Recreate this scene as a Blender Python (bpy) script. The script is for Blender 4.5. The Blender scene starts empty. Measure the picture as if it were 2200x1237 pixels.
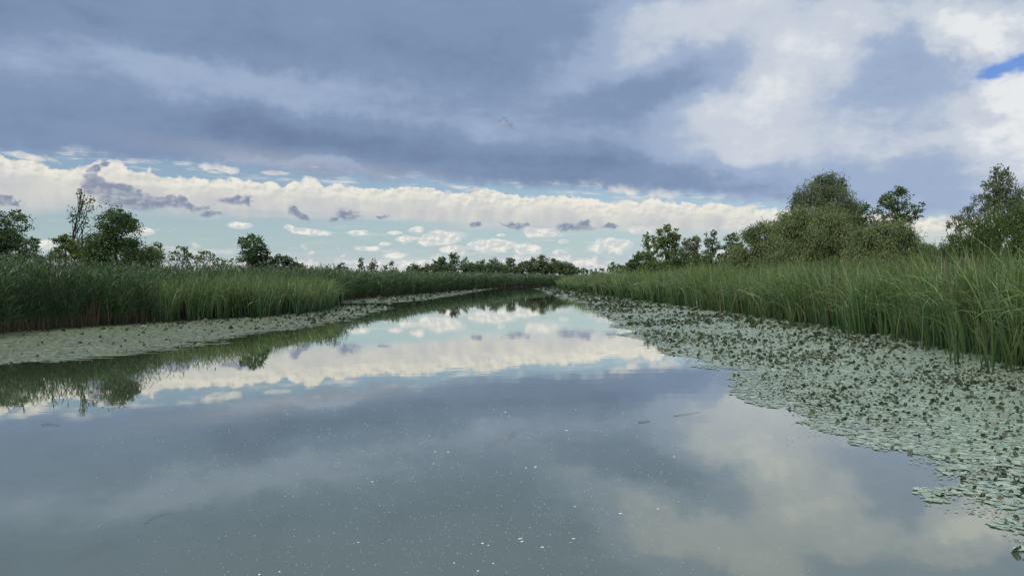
import bpy, math, random
import numpy as np
from mathutils import Vector, Matrix

R = math.radians
SC = bpy.context.scene
COL = SC.collection
rng = np.random.default_rng(7)
random.seed(7)

# ------------------------------------------------------------------ camera
CAM_H, FPX, PW, PH = 1.8, 1600.0, 2200.0, 1237.0
PITCH = math.atan((PH / 2 - 603.0) / FPX)         # a little below level
ROLL = 0.0075                                      # horizon rises slightly to the right
cam_d = bpy.data.cameras.new('camera')
cam_d.sensor_width = 36.0
cam_d.lens = 36.0 * FPX / PW
cam_d.clip_start, cam_d.clip_end = 0.1, 12000
cam = bpy.data.objects.new('camera', cam_d)
COL.objects.link(cam)
CAM_M = Matrix.Rotation(R(90) - PITCH, 3, 'X') @ Matrix.Rotation(-ROLL, 3, 'Z')
cam.matrix_world = Matrix.Translation((0, 0, CAM_H)) @ CAM_M.to_4x4()
SC.camera = cam


def ray(px, py):
    v = CAM_M @ Vector(((px - PW / 2) / FPX, (PH / 2 - py) / FPX, -1.0))
    return v


def gp(px, py, z=0.0):                             # pixel -> point on a level at height z
    v = ray(px, py)
    t = (z - CAM_H) / v.z
    return v.x * t, v.y * t


def at(px, py, D):                                 # pixel -> point at forward distance D
    v = ray(px, py)
    t = D / v.y
    return Vector((v.x * t, D, CAM_H + v.z * t))


def azel(px, py):
    v = ray(px, py).normalized()
    return math.degrees(math.atan2(v.x, v.y)), math.degrees(math.asin(v.z))


def lin(r, g, b):
    f = lambda c: ((c / 255 + 0.055) / 1.055) ** 2.4 if c > 10 else c / 255 / 12.92
    return (f(r), f(g), f(b), 1.0)


# ------------------------------------------------------------------ render / view
SC.render.engine = 'CYCLES'
SC.cycles.max_bounces = 6
SC.cycles.diffuse_bounces = 3
SC.cycles.glossy_bounces = 3
SC.cycles.transmission_bounces = 2
SC.cycles.use_denoising = True
SC.view_settings.view_transform = 'Standard'
SC.view_settings.look = 'None'
SC.view_settings.exposure = 0.5               # exposed for the reeds, not for the sky
SC.view_settings.gamma = 1.0
SC.view_settings.use_curve_mapping = False

# ------------------------------------------------------------------ sky
SUN_EL, SUN_AZ = 47.0, 222.0                       # azimuth clockwise from +Y: behind the camera, to its left
world = bpy.data.worlds.new('World')
SC.world = world
world.use_nodes = True
NT = world.node_tree
NT.nodes.clear()


class S:                                           # a socket with arithmetic
    def __init__(s, sock): s.s = sock
    def __add__(a, b): return M('ADD', a, b)
    def __radd__(a, b): return M('ADD', a, b)
    def __sub__(a, b): return M('SUBTRACT', a, b)
    def __rsub__(a, b): return M('SUBTRACT', b, a)
    def __mul__(a, b): return M('MULTIPLY', a, b)
    def __rmul__(a, b): return M('MULTIPLY', a, b)
    def __truediv__(a, b): return M('DIVIDE', a, b)
    def __neg__(a): return M('MULTIPLY', a, -1.0)


def put(node, idx, v):
    if isinstance(v, S): NT.links.new(v.s, node.inputs[idx])
    else: node.inputs[idx].default_value = v


def M(op, a, b=0.0, c=None, clamp=False):
    n = NT.nodes.new('ShaderNodeMath'); n.operation = op; n.use_clamp = clamp
    put(n, 0, a); put(n, 1, b)
    if c is not None: put(n, 2, c)
    return S(n.outputs[0])


def sstep(v, a, b, lo=0.0, hi=1.0):
    n = NT.nodes.new('ShaderNodeMapRange'); n.interpolation_type = 'SMOOTHSTEP'
    put(n, 0, v); put(n, 1, a); put(n, 2, b); put(n, 3, lo); put(n, 4, hi)
    return S(n.outputs[0])


def vec(x, y, z=0.0):
    n = NT.nodes.new('ShaderNodeCombineXYZ'); put(n, 0, x); put(n, 1, y); put(n, 2, z)
    return S(n.outputs[0])


def noise(v, scale, detail=5.0, rough=0.55, dist=0.0):
    n = NT.nodes.new('ShaderNodeTexNoise'); n.noise_dimensions = '3D'
    put(n, 'Vector', v)
    n.inputs['Scale'].default_value = scale; n.inputs['Detail'].default_value = detail
    n.inputs['Roughness'].default_value = rough; n.inputs['Distortion'].default_value = dist
    return S(n.outputs['Fac'])


def mixc(f, a, b):
    n = NT.nodes.new('ShaderNodeMix'); n.data_type = 'RGBA'
    put(n, 0, f)
    for i, v in ((6, a), (7, b)):
        put(n, i, v)
    return S(n.outputs[2])


def curve(A, pix):                                 # elevation of an edge as a function of azimuth
    pts = sorted(azel(*p) for p in pix)
    n = NT.nodes.new('ShaderNodeValToRGB'); cr = n.color_ramp; cr.interpolation = 'LINEAR'
    emax = 12.0
    while len(cr.elements) > 1: cr.elements.remove(cr.elements[-1])
    for i, (a, e) in enumerate(pts):
        el = cr.elements[0] if i == 0 else cr.elements.new((a + 60) / 120)
        el.position = (a + 60) / 120
        v = e / emax
        el.color = (v, v, v, 1)
    put(n, 0, M('MULTIPLY_ADD', A, 1 / 120, 0.5))
    return M('MULTIPLY', S(n.outputs[0]), emax)


def blob(V, px, py, rx, ry, rot=0.0):              # distance from a patch of cloud, in units of its radius
    a, e = azel(px, py)
    a2, e2 = azel(px + rx, py); a3, e3 = azel(px, py - ry)
    n = NT.nodes.new('ShaderNodeMapping'); n.vector_type = 'TEXTURE'
    put(n, 0, V)
    n.inputs[1].default_value = (a, e, 0)
    n.inputs[2].default_value = (0, 0, R(rot))
    n.inputs[3].default_value = (abs(a2 - a), abs(e3 - e), 1)
    l = NT.nodes.new('ShaderNodeVectorMath'); l.operation = 'LENGTH'
    NT.links.new(n.outputs[0], l.inputs[0])
    return S(l.outputs['Value'])


def blobs(V, lst, k=0.15):
    r = None
    for b in lst:
        d = blob(V, *b)
        r = d if r is None else M('SMOOTH_MIN', r, d, k)
    return r


tc = NT.nodes.new('ShaderNodeTexCoord')
sp = NT.nodes.new('ShaderNodeSeparateXYZ')
NT.links.new(tc.outputs['Generated'], sp.inputs[0])
X, Y, Z = (S(o) for o in sp.outputs)
A = M('ARCTAN2', X, Y) * (180 / math.pi)
E = M('ARCSINE', Z) * (180 / math.pi)
Ep = M('MAXIMUM', E, 0.0)
V = vec(A, Ep)
inv = M('DIVIDE', 1.0, M('MAXIMUM', Z, 0.0) + 0.10)
PV = vec(X * inv, Y * inv)                         # flat cloud layer seen in perspective

sky = NT.nodes.new('ShaderNodeTexSky'); sky.sky_type = 'NISHITA'
sky.sun_disc = False
sky.sun_elevation = R(SUN_EL); sky.sun_rotation = R(SUN_AZ)
sky.air_density, sky.dust_density, sky.ozone_density = 1.0, 1.2, 2.5
skc = NT.nodes.new('ShaderNodeVectorMath'); skc.operation = 'SCALE'
NT.links.new(sky.outputs[0], skc.inputs[0]); skc.inputs['Scale'].default_value = 0.105
base = S(skc.outputs[0])

# shared noises
VC = vec(A * 1.0, Ep * 1.35)                       # cumulus space
n_big = noise(VC, 0.55, 5, 0.56)
n_cum = noise(VC, 1.15, 5, 0.52)
n_cum2 = noise(vec(A * 1.0 + 0.16, Ep * 1.35 - 0.26), 1.15, 5, 0.52)
relief = n_cum - n_cum2                            # lit tops, shaded undersides
n_h = noise(vec(A * 0.16, Ep * 1.5, 3.0), 1.0, 5, 0.6)

# thin veil low over the horizon
c = mixc(sstep(Ep, 7.0, 0.4) * 0.55, base, lin(176, 208, 218))
hz = sstep(Ep + (n_h - 0.5) * 4.5, 3.0, 0.4) * 0.85
c = mixc(hz, c, lin(198, 207, 211))
c = mixc(sstep(n_h + (n_cum - 0.5) * 0.3, 0.55, 0.70) * sstep(Ep, 5.0, 3.0) * 0.7, c, lin(214, 214, 216))

# far small cumulus
far_c = blobs(V, [
    (512, 484, 30, 9), (620, 488, 12, 6), (665, 498, 55, 8, -4), (770, 500, 24, 7), (848, 500, 17, 5), (893, 493, 19, 10),
    (878, 513, 30, 8), (955, 510, 46, 16), (930, 520, 60, 9), (975, 535, 36, 10), (1060, 528, 55, 16), (1130, 535, 30, 15),
    (1165, 500, 52, 13), (1210, 519, 12, 5), (1310, 528, 48, 18), (1200, 540, 14, 5), (1378, 493, 42, 11), (828, 524, 14, 5),
    (1075, 505, 11, 4), (850, 548, 28, 8), (790, 534, 30, 7), (1250, 565, 40, 8), (300, 497, 34, 10), (95, 525, 30, 14),
    (1400, 530, 26, 10), (1150, 560, 90, 9), (880, 565, 90, 8)], 0.1)
fc = far_c + (n_cum - 0.5) * 1.7 + (n_big - 0.5) * 0.6
cm = sstep(fc, 1.05, 0.65)
sh = sstep(relief * 1.0 + (n_big - 0.5) * 0.12, -0.09, 0.11)
c = mixc(cm * 0.93, c, mixc(sh, lin(205, 210, 212), lin(242, 239, 229)))
# faint distant band of cumulus all round the horizon
cb = sstep(n_big + sstep(Ep, 2.6, 0.6) * 0.20 - sstep(Ep, 2.6, 4.2) * 0.5, 0.58, 0.68)
c = mixc(cb * 0.7, c, mixc(sh, lin(192, 199, 206), lin(232, 229, 221)))

# long bright bank of cumulus
up = curve(A, [(-600, 330), (0, 338), (100, 346), (200, 356), (300, 366), (500, 383), (700, 396), (900, 408), (1100, 420),
               (1250, 424), (1400, 432), (1600, 448), (1900, 470), (2200, 482), (2800, 490)])
lo = curve(A, [(-600, 458), (0, 455), (300, 456), (600, 466), (800, 472), (1000, 488), (1300, 496), (1600, 503), (1900, 512),
               (2200, 525), (2800, 530)])
billow = M('ABSOLUTE', noise(vec(A, Ep * 1.2, 5.0), 0.9, 5, 0.5) - 0.5) * 2.0
n_lump = noise(vec(A, Ep * 0.8, 14.0), 0.22, 3, 0.5)
tu = up - Ep - (billow - 0.20) * 0.6 + (n_big - 0.5) * 1.4 + (n_lump - 0.5) * 2.4
tl = Ep - lo + (n_h - 0.5) * 1.5 + (n_lump - 0.5) * 1.0
bm = sstep(tu, -0.05, 0.18) * sstep(tl, -0.5, 0.75)
streak = noise(vec(A * 0.8, Ep * 0.4, 9.0), 1.0, 2, 0.5)
depth_in = sstep(tu, 0.05, 1.9)
bsh = sstep(relief * 0.7 - (billow - 0.2) * 0.25 + (n_big - .5) * .3, -0.14, 0.12)
btop = mixc(bsh, lin(212, 211, 205), lin(243, 239, 226))
bbot = mixc(sstep(streak, 0.3, 0.75), lin(196, 198, 201), lin(214, 213, 207))
bcol = mixc(depth_in, btop, bbot)
c = mixc(bm * 0.94, c, bcol)

# white wisps in the blue gap over the bank
wv = vec(A * 0.35, Ep * 2.2, 1.0)
wn = noise(wv, 1.0, 6, 0.62)
gap = sstep(Ep - up, -0.2, 0.4) * sstep(Ep - up, 2.0, 0.9)
c = mixc(sstep(wn, 0.50, 0.68) * gap * 0.85, c, lin(226, 224, 222))
pw = blobs(V, [(1350, 404, 70, 16, -8), (1290, 392, 60, 9, -6), (1420, 412, 50, 14, -8), (70, 337, 70, 9, -6), (470, 362, 60, 9, -5),
               (1800, 478, 300, 16, 0), (590, 372, 30, 5)], 0.1)
c = mixc(sstep(pw + (n_cum - 0.5) * 2.4, 1.05, 0.5) * 0.85, c, mixc(bsh, lin(206, 208, 208), lin(236, 233, 224)))

# little slate-coloured clouds in the shade of the deck
VD = vec(A + (n_big - 0.5) * 1.6 + (n_cum - 0.5) * 1.2, Ep + (n_big - 0.5) * 0.8 + (n_cum - 0.5) * 0.9)
dk = blobs(VD, [
    (226, 353, 11, 5, 10), (207, 362, 11, 8, 30), (196, 382, 15, 14), (205, 400, 28, 17), (245, 408, 36, 15, -15), (285, 420, 40, 15, -12),
    (300, 438, 60, 11), (345, 434, 50, 12, -5), (375, 434, 34, 9), (418, 442, 34, 8, -6), (456, 460, 20, 5), (235, 432, 22, 14),
    (500, 432, 26, 10), (528, 436, 14, 6, -20), (632, 456, 17, 10, -20), (652, 464, 24, 8, -15), (745, 462, 25, 10), (714, 472, 9, 5),
    (820, 466, 11, 4), (1026, 480, 13, 5), (1102, 484, 28, 6, -5), (1255, 486, 30, 10), (1220, 489, 22, 6), (1310, 488, 16, 4),
    (8, 432, 22, 9, -18), (30, 438, 14, 5, -15), (1088, 268, 22, 7, -18)], 0.08)
dm = sstep(dk + (n_cum - 0.5) * 1.0, 1.42, 0.62)
dcol = mixc(sstep(relief + (n_big - .5) * .2, -0.12, 0.16), lin(124, 138, 164), lin(164, 171, 184))

# the dark deck overhead
ed = curve(A, [(-600, 300), (0, 324), (250, 343), (420, 352), (550, 366), (700, 380), (800, 390), (900, 384), (1000, 396), (1250, 402),
               (1450, 417), (1650, 442), (1800, 456), (2000, 466), (2200, 470), (2800, 474)])
scal = M('ABSOLUTE', noise(vec(A, Ep * 0.7, 2.0), 0.42, 3, 0.5) - 0.5) * 2.0
te = Ep - ed - (scal - 0.25) * 1.1 + (n_big - 0.5) * 1.1 + (n_cum - .5) * .5
km = sstep(te, -0.30, 0.85)
soft = noise(PV, 0.9, 5, 0.5, 0.4)
mid = noise(vec(X * inv * 0.55, Y * inv * 1.5, 4.0), 1.7, 5, 0.52)
warp = (n_big - 0.5) * 0.9
VW = vec(A + (noise(V, 0.16, 6, 0.6) - 0.5) * 8.0, Ep + (noise(vec(A, Ep, 8.0), 0.2, 6, 0.6) - 0.5) * 5.0)


def puff(px, py, rx, ry, rot, amp, inner=0.0, outer=1.75, V_=None):
    d = blob(V_ if V_ is not None else VW, px, py, rx, ry, rot)
    return sstep(d, outer, inner, 0.0, amp)


fine = noise(vec(A * 0.5, Ep * 1.1, 11.0), 0.5, 7, 0.6)
t = 0.26 + (soft - 0.5) * 0.34 + (mid - 0.5) * 0.22 + (fine - 0.5) * 0.34 + sstep(A, 2.0, 22.0) * 0.22
for a_ in [
    (330, 165, 420, 66, -3, 0.11), (850, 245, 380, 70, -8, 0.13), (420, 150, 200, 30, -3, 0.07),
    (1400, 75, 230, 80, 20, 0.26), (1560, 0, 180, 60, 20, 0.22), (1230, 160, 200, 60, 15, 0.09),
    (1640, 205, 210, 110, 30, 0.27), (1600, 215, 80, 50, 30, 0.14), (1730, 60, 120, 130, -8, 0.24),
    (1640, 320, 420, 120, 0, 0.16), (2200, 290, 160, 130, 30, 0.33), (2210, 190, 120, 45, 0, 0.28), (2080, 40, 260, 65, -12, 0.34), (2150, 105, 130, 50, -20, 0.26),
    (2020, 240, 240, 160, 0, 0.05), (700, 362, 200, 14, -6, 0.18)]:
    t = t + puff(*a_)
for a_ in [(1450, 195, 240, 46, 10, -0.12), (1890, 160, 150, 60, -8, -0.16), (1000, 110, 620, 60, -5, -0.10), (1000, 345, 560, 50, -6, -0.12),
           (1450, 385, 300, 40, -6, -0.16), (550, 290, 420, 40, -2, -0.12), (300, 60, 500, 40, -4, -0.08), (1700, 400, 250, 40, 0, -0.10)]:
    t = t + puff(*a_)
# ragged altocumulus inside the bright openings
alto = noise(vec(A * 0.9, Ep * 1.5, 6.0), 0.55, 6, 0.6)
t = t + (alto - 0.5) * sstep(t, 0.45, 0.85) * (0.22 + sstep(A, 18.0, 30.0) * 0.48)
t = t + sstep(Ep, 20.0, 65.0) * 0.50  # unseen sky towards the zenith, brightened to add light to the scene
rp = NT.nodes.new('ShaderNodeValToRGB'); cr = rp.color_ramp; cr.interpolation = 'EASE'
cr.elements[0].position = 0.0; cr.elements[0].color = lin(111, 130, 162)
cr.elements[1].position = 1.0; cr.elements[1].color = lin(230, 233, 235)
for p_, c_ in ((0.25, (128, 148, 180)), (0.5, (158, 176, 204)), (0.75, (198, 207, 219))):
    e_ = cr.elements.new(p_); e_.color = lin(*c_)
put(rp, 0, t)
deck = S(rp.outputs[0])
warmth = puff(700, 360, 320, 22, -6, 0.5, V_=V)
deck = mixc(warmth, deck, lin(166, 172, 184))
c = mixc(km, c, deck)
c = mixc(dm * 0.88, c, dcol)

# a hole of blue sky
hole = blobs(V, [(2150, 148, 62, 20, 0), (2185, 132, 40, 18), (2130, 160, 40, 12)], 0.2)
hm = sstep(hole + (n_cum - 0.5) * 1.6 + (n_big - .5) * 1.2 + (fine - 0.5) * 1.4, 1.25, 0.2)
c = mixc(hm * 0.9, c, lin(96, 146, 216))

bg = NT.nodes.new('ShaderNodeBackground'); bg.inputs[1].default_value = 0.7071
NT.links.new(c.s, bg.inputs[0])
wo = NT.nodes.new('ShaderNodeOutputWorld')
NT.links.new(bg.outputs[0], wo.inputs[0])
world.cycles.sampling_method = 'NONE'

# ------------------------------------------------------------------ sun (veiled by the cloud deck)
sd = bpy.data.lights.new('sun', 'SUN')
sd.energy = 1.5; sd.angle = R(14); sd.color = (1.0, 0.93, 0.82)
sun = bpy.data.objects.new('sun', sd); COL.objects.link(sun)
sv = Vector((math.sin(R(SUN_AZ)) * math.cos(R(SUN_EL)), math.cos(R(SUN_AZ)) * math.cos(R(SUN_EL)), math.sin(R(SUN_EL))))
sun.rotation_euler = sv.to_track_quat('Z', 'Y').to_euler()
sun.location = (0, -20, 40)

# ------------------------------------------------------------------ helpers


def mat(name):
    m = bpy.data.materials.new(name); m.use_nodes = True
    return m, m.node_tree, m.node_tree.nodes['Principled BSDF']


def tag(o, label=None, cat=None, group=None, kind=None):
    if label: o['label'] = label
    if cat: o['category'] = cat
    if group: o['group'] = group
    if kind: o['kind'] = kind
    return o


def link(name, data, parent=None):
    o = bpy.data.objects.new(name, data); COL.objects.link(o)
    if parent: o.parent = parent
    return o


def np_mesh(name, verts, faces, material, col=None, smooth=False):
    me = bpy.data.meshes.new(name)
    verts = np.asarray(verts, np.float32); faces = np.asarray(faces, np.int32)
    k = faces.shape[1]
    me.vertices.add(len(verts)); me.vertices.foreach_set('co', verts.ravel())
    me.loops.add(faces.size); me.loops.foreach_set('vertex_index', faces.ravel())
    me.polygons.add(len(faces)); me.polygons.foreach_set('loop_start', np.arange(0, faces.size, k, dtype=np.int32))
    if smooth: me.polygons.foreach_set('use_smooth', np.ones(len(faces), bool))
    if col is not None:
        a = me.attributes.new('col', 'FLOAT_COLOR', 'POINT')
        c4 = np.ones((len(verts), 4), np.float32); c4[:, :3] = col
        a.data.foreach_set('color', c4.ravel())
    me.update(calc_edges=True)
    me.materials.append(material)
    return me


class Geo:                                         # collects quads with a colour for every vertex
    def __init__(s): s.v, s.f, s.c, s.n = [], [], [], 0
    def add(s, v, f, c):
        s.v.append(v); s.f.append(f + s.n); s.c.append(c); s.n += len(v)
    def mesh(s, name, material, smooth=False):
        return np_mesh(name, np.concatenate(s.v), np.concatenate(s.f), material, np.concatenate(s.c), smooth)


def blades(base, L, W, phi, t0, bend, seg, col, tipcol=None, twist=None, basew=0.6):
    """ribbon leaves: base (N,3), length, width, lean azimuth, tilt at the foot, bending towards the tip"""
    N = len(base)
    s = np.linspace(0, 1, seg + 1)
    th = t0[:, None] + bend[:, None] * s[None, :] ** 2
    thm = 0.5 * (th[:, 1:] + th[:, :-1])
    ds = (L / seg)[:, None]
    hx = np.concatenate([np.zeros((N, 1)), np.cumsum(np.sin(thm) * ds, 1)], 1)
    hz = np.concatenate([np.zeros((N, 1)), np.cumsum(np.cos(thm) * ds, 1)], 1)
    cx, cy = np.cos(phi)[:, None], np.sin(phi)[:, None]
    P = np.stack([base[:, 0:1] + hx * cx, base[:, 1:2] + hx * cy, base[:, 2:3] + hz], 2)
    if twist is None: twist = rng.normal(0, 0.7, N)
    tw = twist[:, None] * (0.4 + 0.6 * s)[None, :]
    side = np.stack([-cy * np.cos(tw), cx * np.cos(tw), np.zeros_like(tw)], 2)
    nrm = np.stack([np.cos(th) * cx, np.cos(th) * cy, -np.sin(th)], 2) * np.sin(tw)[..., None]
    wd = (W[:, None] * 0.5) * np.minimum(basew + 2.0 * s, 1.0)[None, :] * (1 - s ** 2.6)[None, :] + 0.0006
    off = (side + nrm) * wd[..., None]
    v = np.stack([P - off, P + off], 2).reshape(-1, 3)
    i = np.arange(N)[:, None] * (2 * (seg + 1)) + np.arange(seg)[None, :] * 2
    f = np.stack([i, i + 1, i + 3, i + 2], 2).reshape(-1, 4)
    if tipcol is None: tipcol = col
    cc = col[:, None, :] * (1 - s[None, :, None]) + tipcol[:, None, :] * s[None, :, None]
    cc = np.repeat(cc, 2, axis=1).reshape(-1, 3)
    return v, f, cc


def leaf_material(name, rough=0.5, trans=0.22, spec=0.4):
    m, nt, b = mat(name)
    at_ = nt.nodes.new('ShaderNodeAttribute'); at_.attribute_name = 'col'
    nt.links.new(at_.outputs['Color'], b.inputs['Base Color'])
    b.inputs['Roughness'].default_value = rough
    b.inputs['Specular IOR Level'].default_value = spec
    tr = nt.nodes.new('ShaderNodeBsdfTranslucent'); nt.links.new(at_.outputs['Color'], tr.inputs['Color'])
    mx = nt.nodes.new('ShaderNodeMixShader'); mx.inputs[0].default_value = trans
    nt.links.new(b.outputs[0], mx.inputs[1]); nt.links.new(tr.outputs[0], mx.inputs[2])
    nt.links.new(mx.outputs[0], nt.nodes['Material Output'].inputs[0])
    return m


M_BLADE = leaf_material('reed_leaf', 0.36, 0.28, 0.5)
M_LEAF = leaf_material('tree_leaf', 0.5, 0.34, 0.35)
M_PAD = leaf_material('lily_leaf', 0.45, 0.05, 0.6)

m_bark, nt, b = mat('bark')
tn = nt.nodes.new('ShaderNodeTexNoise'); tn.inputs['Scale'].default_value = 9; tn.inputs['Detail'].default_value = 6
cr_ = nt.nodes.new('ShaderNodeValToRGB')
cr_.color_ramp.elements[0].position = 0.35; cr_.color_ramp.elements[0].color = (0.018, 0.014, 0.011, 1)
cr_.color_ramp.elements[1].position = 0.7; cr_.color_ramp.elements[1].color = (0.075, 0.06, 0.045, 1)
nt.links.new(tn.outputs[0], cr_.inputs[0]); nt.links.new(cr_.outputs[0], b.inputs['Base Color'])
b.inputs['Roughness'].default_value = 0.9

# ------------------------------------------------------------------ river plan, from where the banks meet the water
LB = [gp(*p) for p in [(-900, 792), (-500, 762), (-200, 737), (0, 716), (200, 701), (400, 690), (600, 678), (690, 668), (716, 657),
                       (722, 648), (760, 643), (850, 636), (950, 627), (1050, 620), (1130, 615), (1200, 611.5), (1300, 609.5)]]
LB = [(-24, -300), (-24, 0)] + LB + [(150, 385), (600, 430), (3000, 700)]
RB = [gp(*p) for p in [(2900, 930), (2500, 850), (2200, 790), (2100, 762), (1950, 732), (1800, 705), (1600, 675), (1450, 655),
                       (1350, 641), (1250, 628), (1205, 619)]]
RB = [(8.5, -300), (8.5, 0)] + RB + [(26, 200), (60, 230), (150, 262), (600, 305), (3000, 560)]
LO1 = [gp(*p) for p in [(-900, 950), (-500, 870), (0, 787), (100, 779), (300, 760), (400, 745), (500, 725), (650, 705), (750, 685), (835, 664), (838, 660), (815, 656.5), (760, 655.5)]]
LO2 = [gp(*p) for p in [(728, 653), (850, 650), (900, 645), (950, 638), (1000, 630), (1060, 620), (1120, 614.2)]]
RO = [gp(*p) for p in [(3000, 1500), (2400, 1230), (2200, 1130), (2150, 1100), (2070, 1055), (2050, 1020), (1950, 980), (1850, 925),
                       (1720, 890), (1650, 840), (1560, 795), (1450, 755), (1400, 730), (1340, 700), (1310, 680), (1250, 650), (1190, 632), (1160, 621)]]


def line(pts):
    pts = sorted(pts, key=lambda p: p[1])
    ys = np.array([p[1] for p in pts]); xs = np.array([p[0] for p in pts])
    return lambda y: np.interp(y, ys, xs)


XL, XR = line(LB), line(RB)
XLO1, XLO2, XRO = line(LO1), line(LO2), line(RO)
Y1 = (LO1[0][1], 57.0); Y2 = (63.0, LO2[-1][1]); Y3 = (RO[0][1], 172.0)


def wob(y, seed, amps):                            # smooth one-dimensional noise
    r = np.random.default_rng(seed); out = np.zeros_like(y, dtype=float)
    for wl, a in amps:
        k = np.arange(0, 6)
        for _ in range(3):
            out += a * np.sin(y * 2 * math.pi / (wl * r.uniform(0.7, 1.4)) + r.uniform(0, 6.28)) / 1.7
    return out


def vnoise(x, y, sc, seed):                        # value noise on a plane
    r = np.random.default_rng(seed); T = r.random((64, 64))
    u, w = x / sc, y / sc
    i, j = np.floor(u).astype(int), np.floor(w).astype(int)
    fu, fw = u - i, w - j
    fu, fw = fu * fu * (3 - 2 * fu), fw * fw * (3 - 2 * fw)
    g = lambda a, b_: T[a % 64, b_ % 64]
    return (g(i, j) * (1 - fu) + g(i + 1, j) * fu) * (1 - fw) + (g(i, j + 1) * (1 - fu) + g(i + 1, j + 1) * fu) * fw


# ------------------------------------------------------------------ ground (river bed and banks in one sheet)
def ground_z(d, right):
    xs = [-1.6, -0.3, 0.4, 3, 9, 18, 60, 5000]
    zs = [-0.7, -0.12, 0.03, 0.12, 0.42 if right else 0.30, 0.6 if right else 0.4, 0.6, 0.8]
    return np.interp(d, xs, zs)


ys = np.concatenate([np.linspace(-3000, -310, 6), np.linspace(-300, -10, 30), np.arange(0, 72, 1.0), np.arange(72, 440, 4.0), np.linspace(450, 700, 12), np.linspace(900, 6000, 8)])
off = np.array([0.3, -0.4, -3, -9, -18, -60, -300, -6000])
rows = []
for y in ys:
    xl, xr = float(XL(y)), float(XR(y)); xr = max(xr, xl + 6)
    row = []
    for o in off[::-1]:
        row.append((xl + o, y, ground_z(np.array(-o), False)))
    row.append((xl + min(1.8, (xr - xl) * .3), y, -0.7)); row.append((xr - min(1.8, (xr - xl) * .3), y, -0.7))
    for o in off:
        row.append((xr - o, y, ground_z(np.array(-o), True)))
    rows.append(row)
g = np.array(rows); nr, nc = g.shape[:2]
ii = (np.arange(nr - 1)[:, None] * nc + np.arange(nc - 1)[None, :])
gf = np.stack([ii, ii + 1, ii + nc + 1, ii + nc], 2).reshape(-1, 4)
m_ground, nt, b = mat('marsh_soil')
tn = nt.nodes.new('ShaderNodeTexNoise'); tn.inputs['Scale'].default_value = 1.3; tn.inputs['Detail'].default_value = 8
tcg = nt.nodes.new('ShaderNodeTexCoord'); nt.links.new(tcg.outputs['Object'], tn.inputs['Vector'])
cr_ = nt.nodes.new('ShaderNodeValToRGB')
cr_.color_ramp.elements[0].position = 0.35; cr_.color_ramp.elements[0].color = (0.030, 0.022, 0.014, 1)
cr_.color_ramp.elements[1].position = 0.68; cr_.color_ramp.elements[1].color = (0.06, 0.07, 0.03, 1)
nt.links.new(tn.outputs[0], cr_.inputs[0]); nt.links.new(cr_.outputs[0], b.inputs['Base Color'])
b.inputs['Roughness'].default_value = 0.95
tag(link('ground', np_mesh('ground', g.reshape(-1, 3), gf, m_ground, smooth=True)), kind='structure')

# ------------------------------------------------------------------ water
m_w, nt, b = mat('river_water')
nt.nodes.remove(b)
body = nt.nodes.new('ShaderNodeBsdfDiffuse'); body.inputs[0].default_value = (0.098, 0.128, 0.076, 1)     # silty green water
gl = nt.nodes.new('ShaderNodeBsdfGlossy'); gl.inputs['Color'].default_value = (0.97, 0.96, 0.92, 1); gl.inputs['Roughness'].default_value = 0.02
fre = nt.nodes.new('ShaderNodeFresnel'); fre.inputs[0].default_value = 1.333
fm = nt.nodes.new('ShaderNodeMath'); fm.operation = 'MULTIPLY_ADD'; fm.use_clamp = True                   # surface film: shinier than clean water
fm.inputs[1].default_value = 1.30; fm.inputs[2].default_value = 0.18
nt.links.new(fre.outputs[0], fm.inputs[0])
wm = nt.nodes.new('ShaderNodeMixShader'); nt.links.new(fm.outputs[0], wm.inputs[0])
nt.links.new(body.outputs[0], wm.inputs[1]); nt.links.new(gl.outputs[0], wm.inputs[2])
nt.links.new(wm.outputs[0], nt.nodes['Material Output'].inputs[0])
tcw = nt.nodes.new('ShaderNodeTexCoord')
mp = nt.nodes.new('ShaderNodeMapping'); mp.inputs['Scale'].default_value = (0.7, 1.6, 1)
nt.links.new(tcw.outputs['Object'], mp.inputs[0])
w1 = nt.nodes.new('ShaderNodeTexNoise'); w1.inputs['Scale'].default_value = 1.1; w1.inputs['Detail'].default_value = 3
w2 = nt.nodes.new('ShaderNodeTexNoise'); w2.inputs['Scale'].default_value = 0.06; w2.inputs['Detail'].default_value = 3
nt.links.new(mp.outputs[0], w1.inputs['Vector']); nt.links.new(tcw.outputs['Object'], w2.inputs['Vector'])
pr = nt.nodes.new('ShaderNodeMapRange'); pr.inputs[1].default_value = 0.42; pr.inputs[2].default_value = 0.66
pr.inputs[3].default_value = 0.15; pr.inputs[4].default_value = 1.0
nt.links.new(w2.outputs[0], pr.inputs[0])
mu = nt.nodes.new('ShaderNodeMath'); mu.operation = 'MULTIPLY'
nt.links.new(w1.outputs[0], mu.inputs[0]); nt.links.new(pr.outputs[0], mu.inputs[1])
bp = nt.nodes.new('ShaderNodeBump'); bp.inputs['Strength'].default_value = 1.0; bp.inputs['Distance'].default_value = 0.0022
nt.links.new(mu.outputs[0], bp.inputs['Height']); nt.links.new(bp.outputs[0], gl.inputs['Normal']); nt.links.new(bp.outputs[0], fre.inputs['Normal'])
wv_ = [(-3000, -3000, 0), (3000, -3000, 0), (3000, 3000, 0), (-3000, 3000, 0)]
tag(link('water', np_mesh('water', wv_, [(0, 1, 2, 3)], m_w)), kind='structure')


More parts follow.
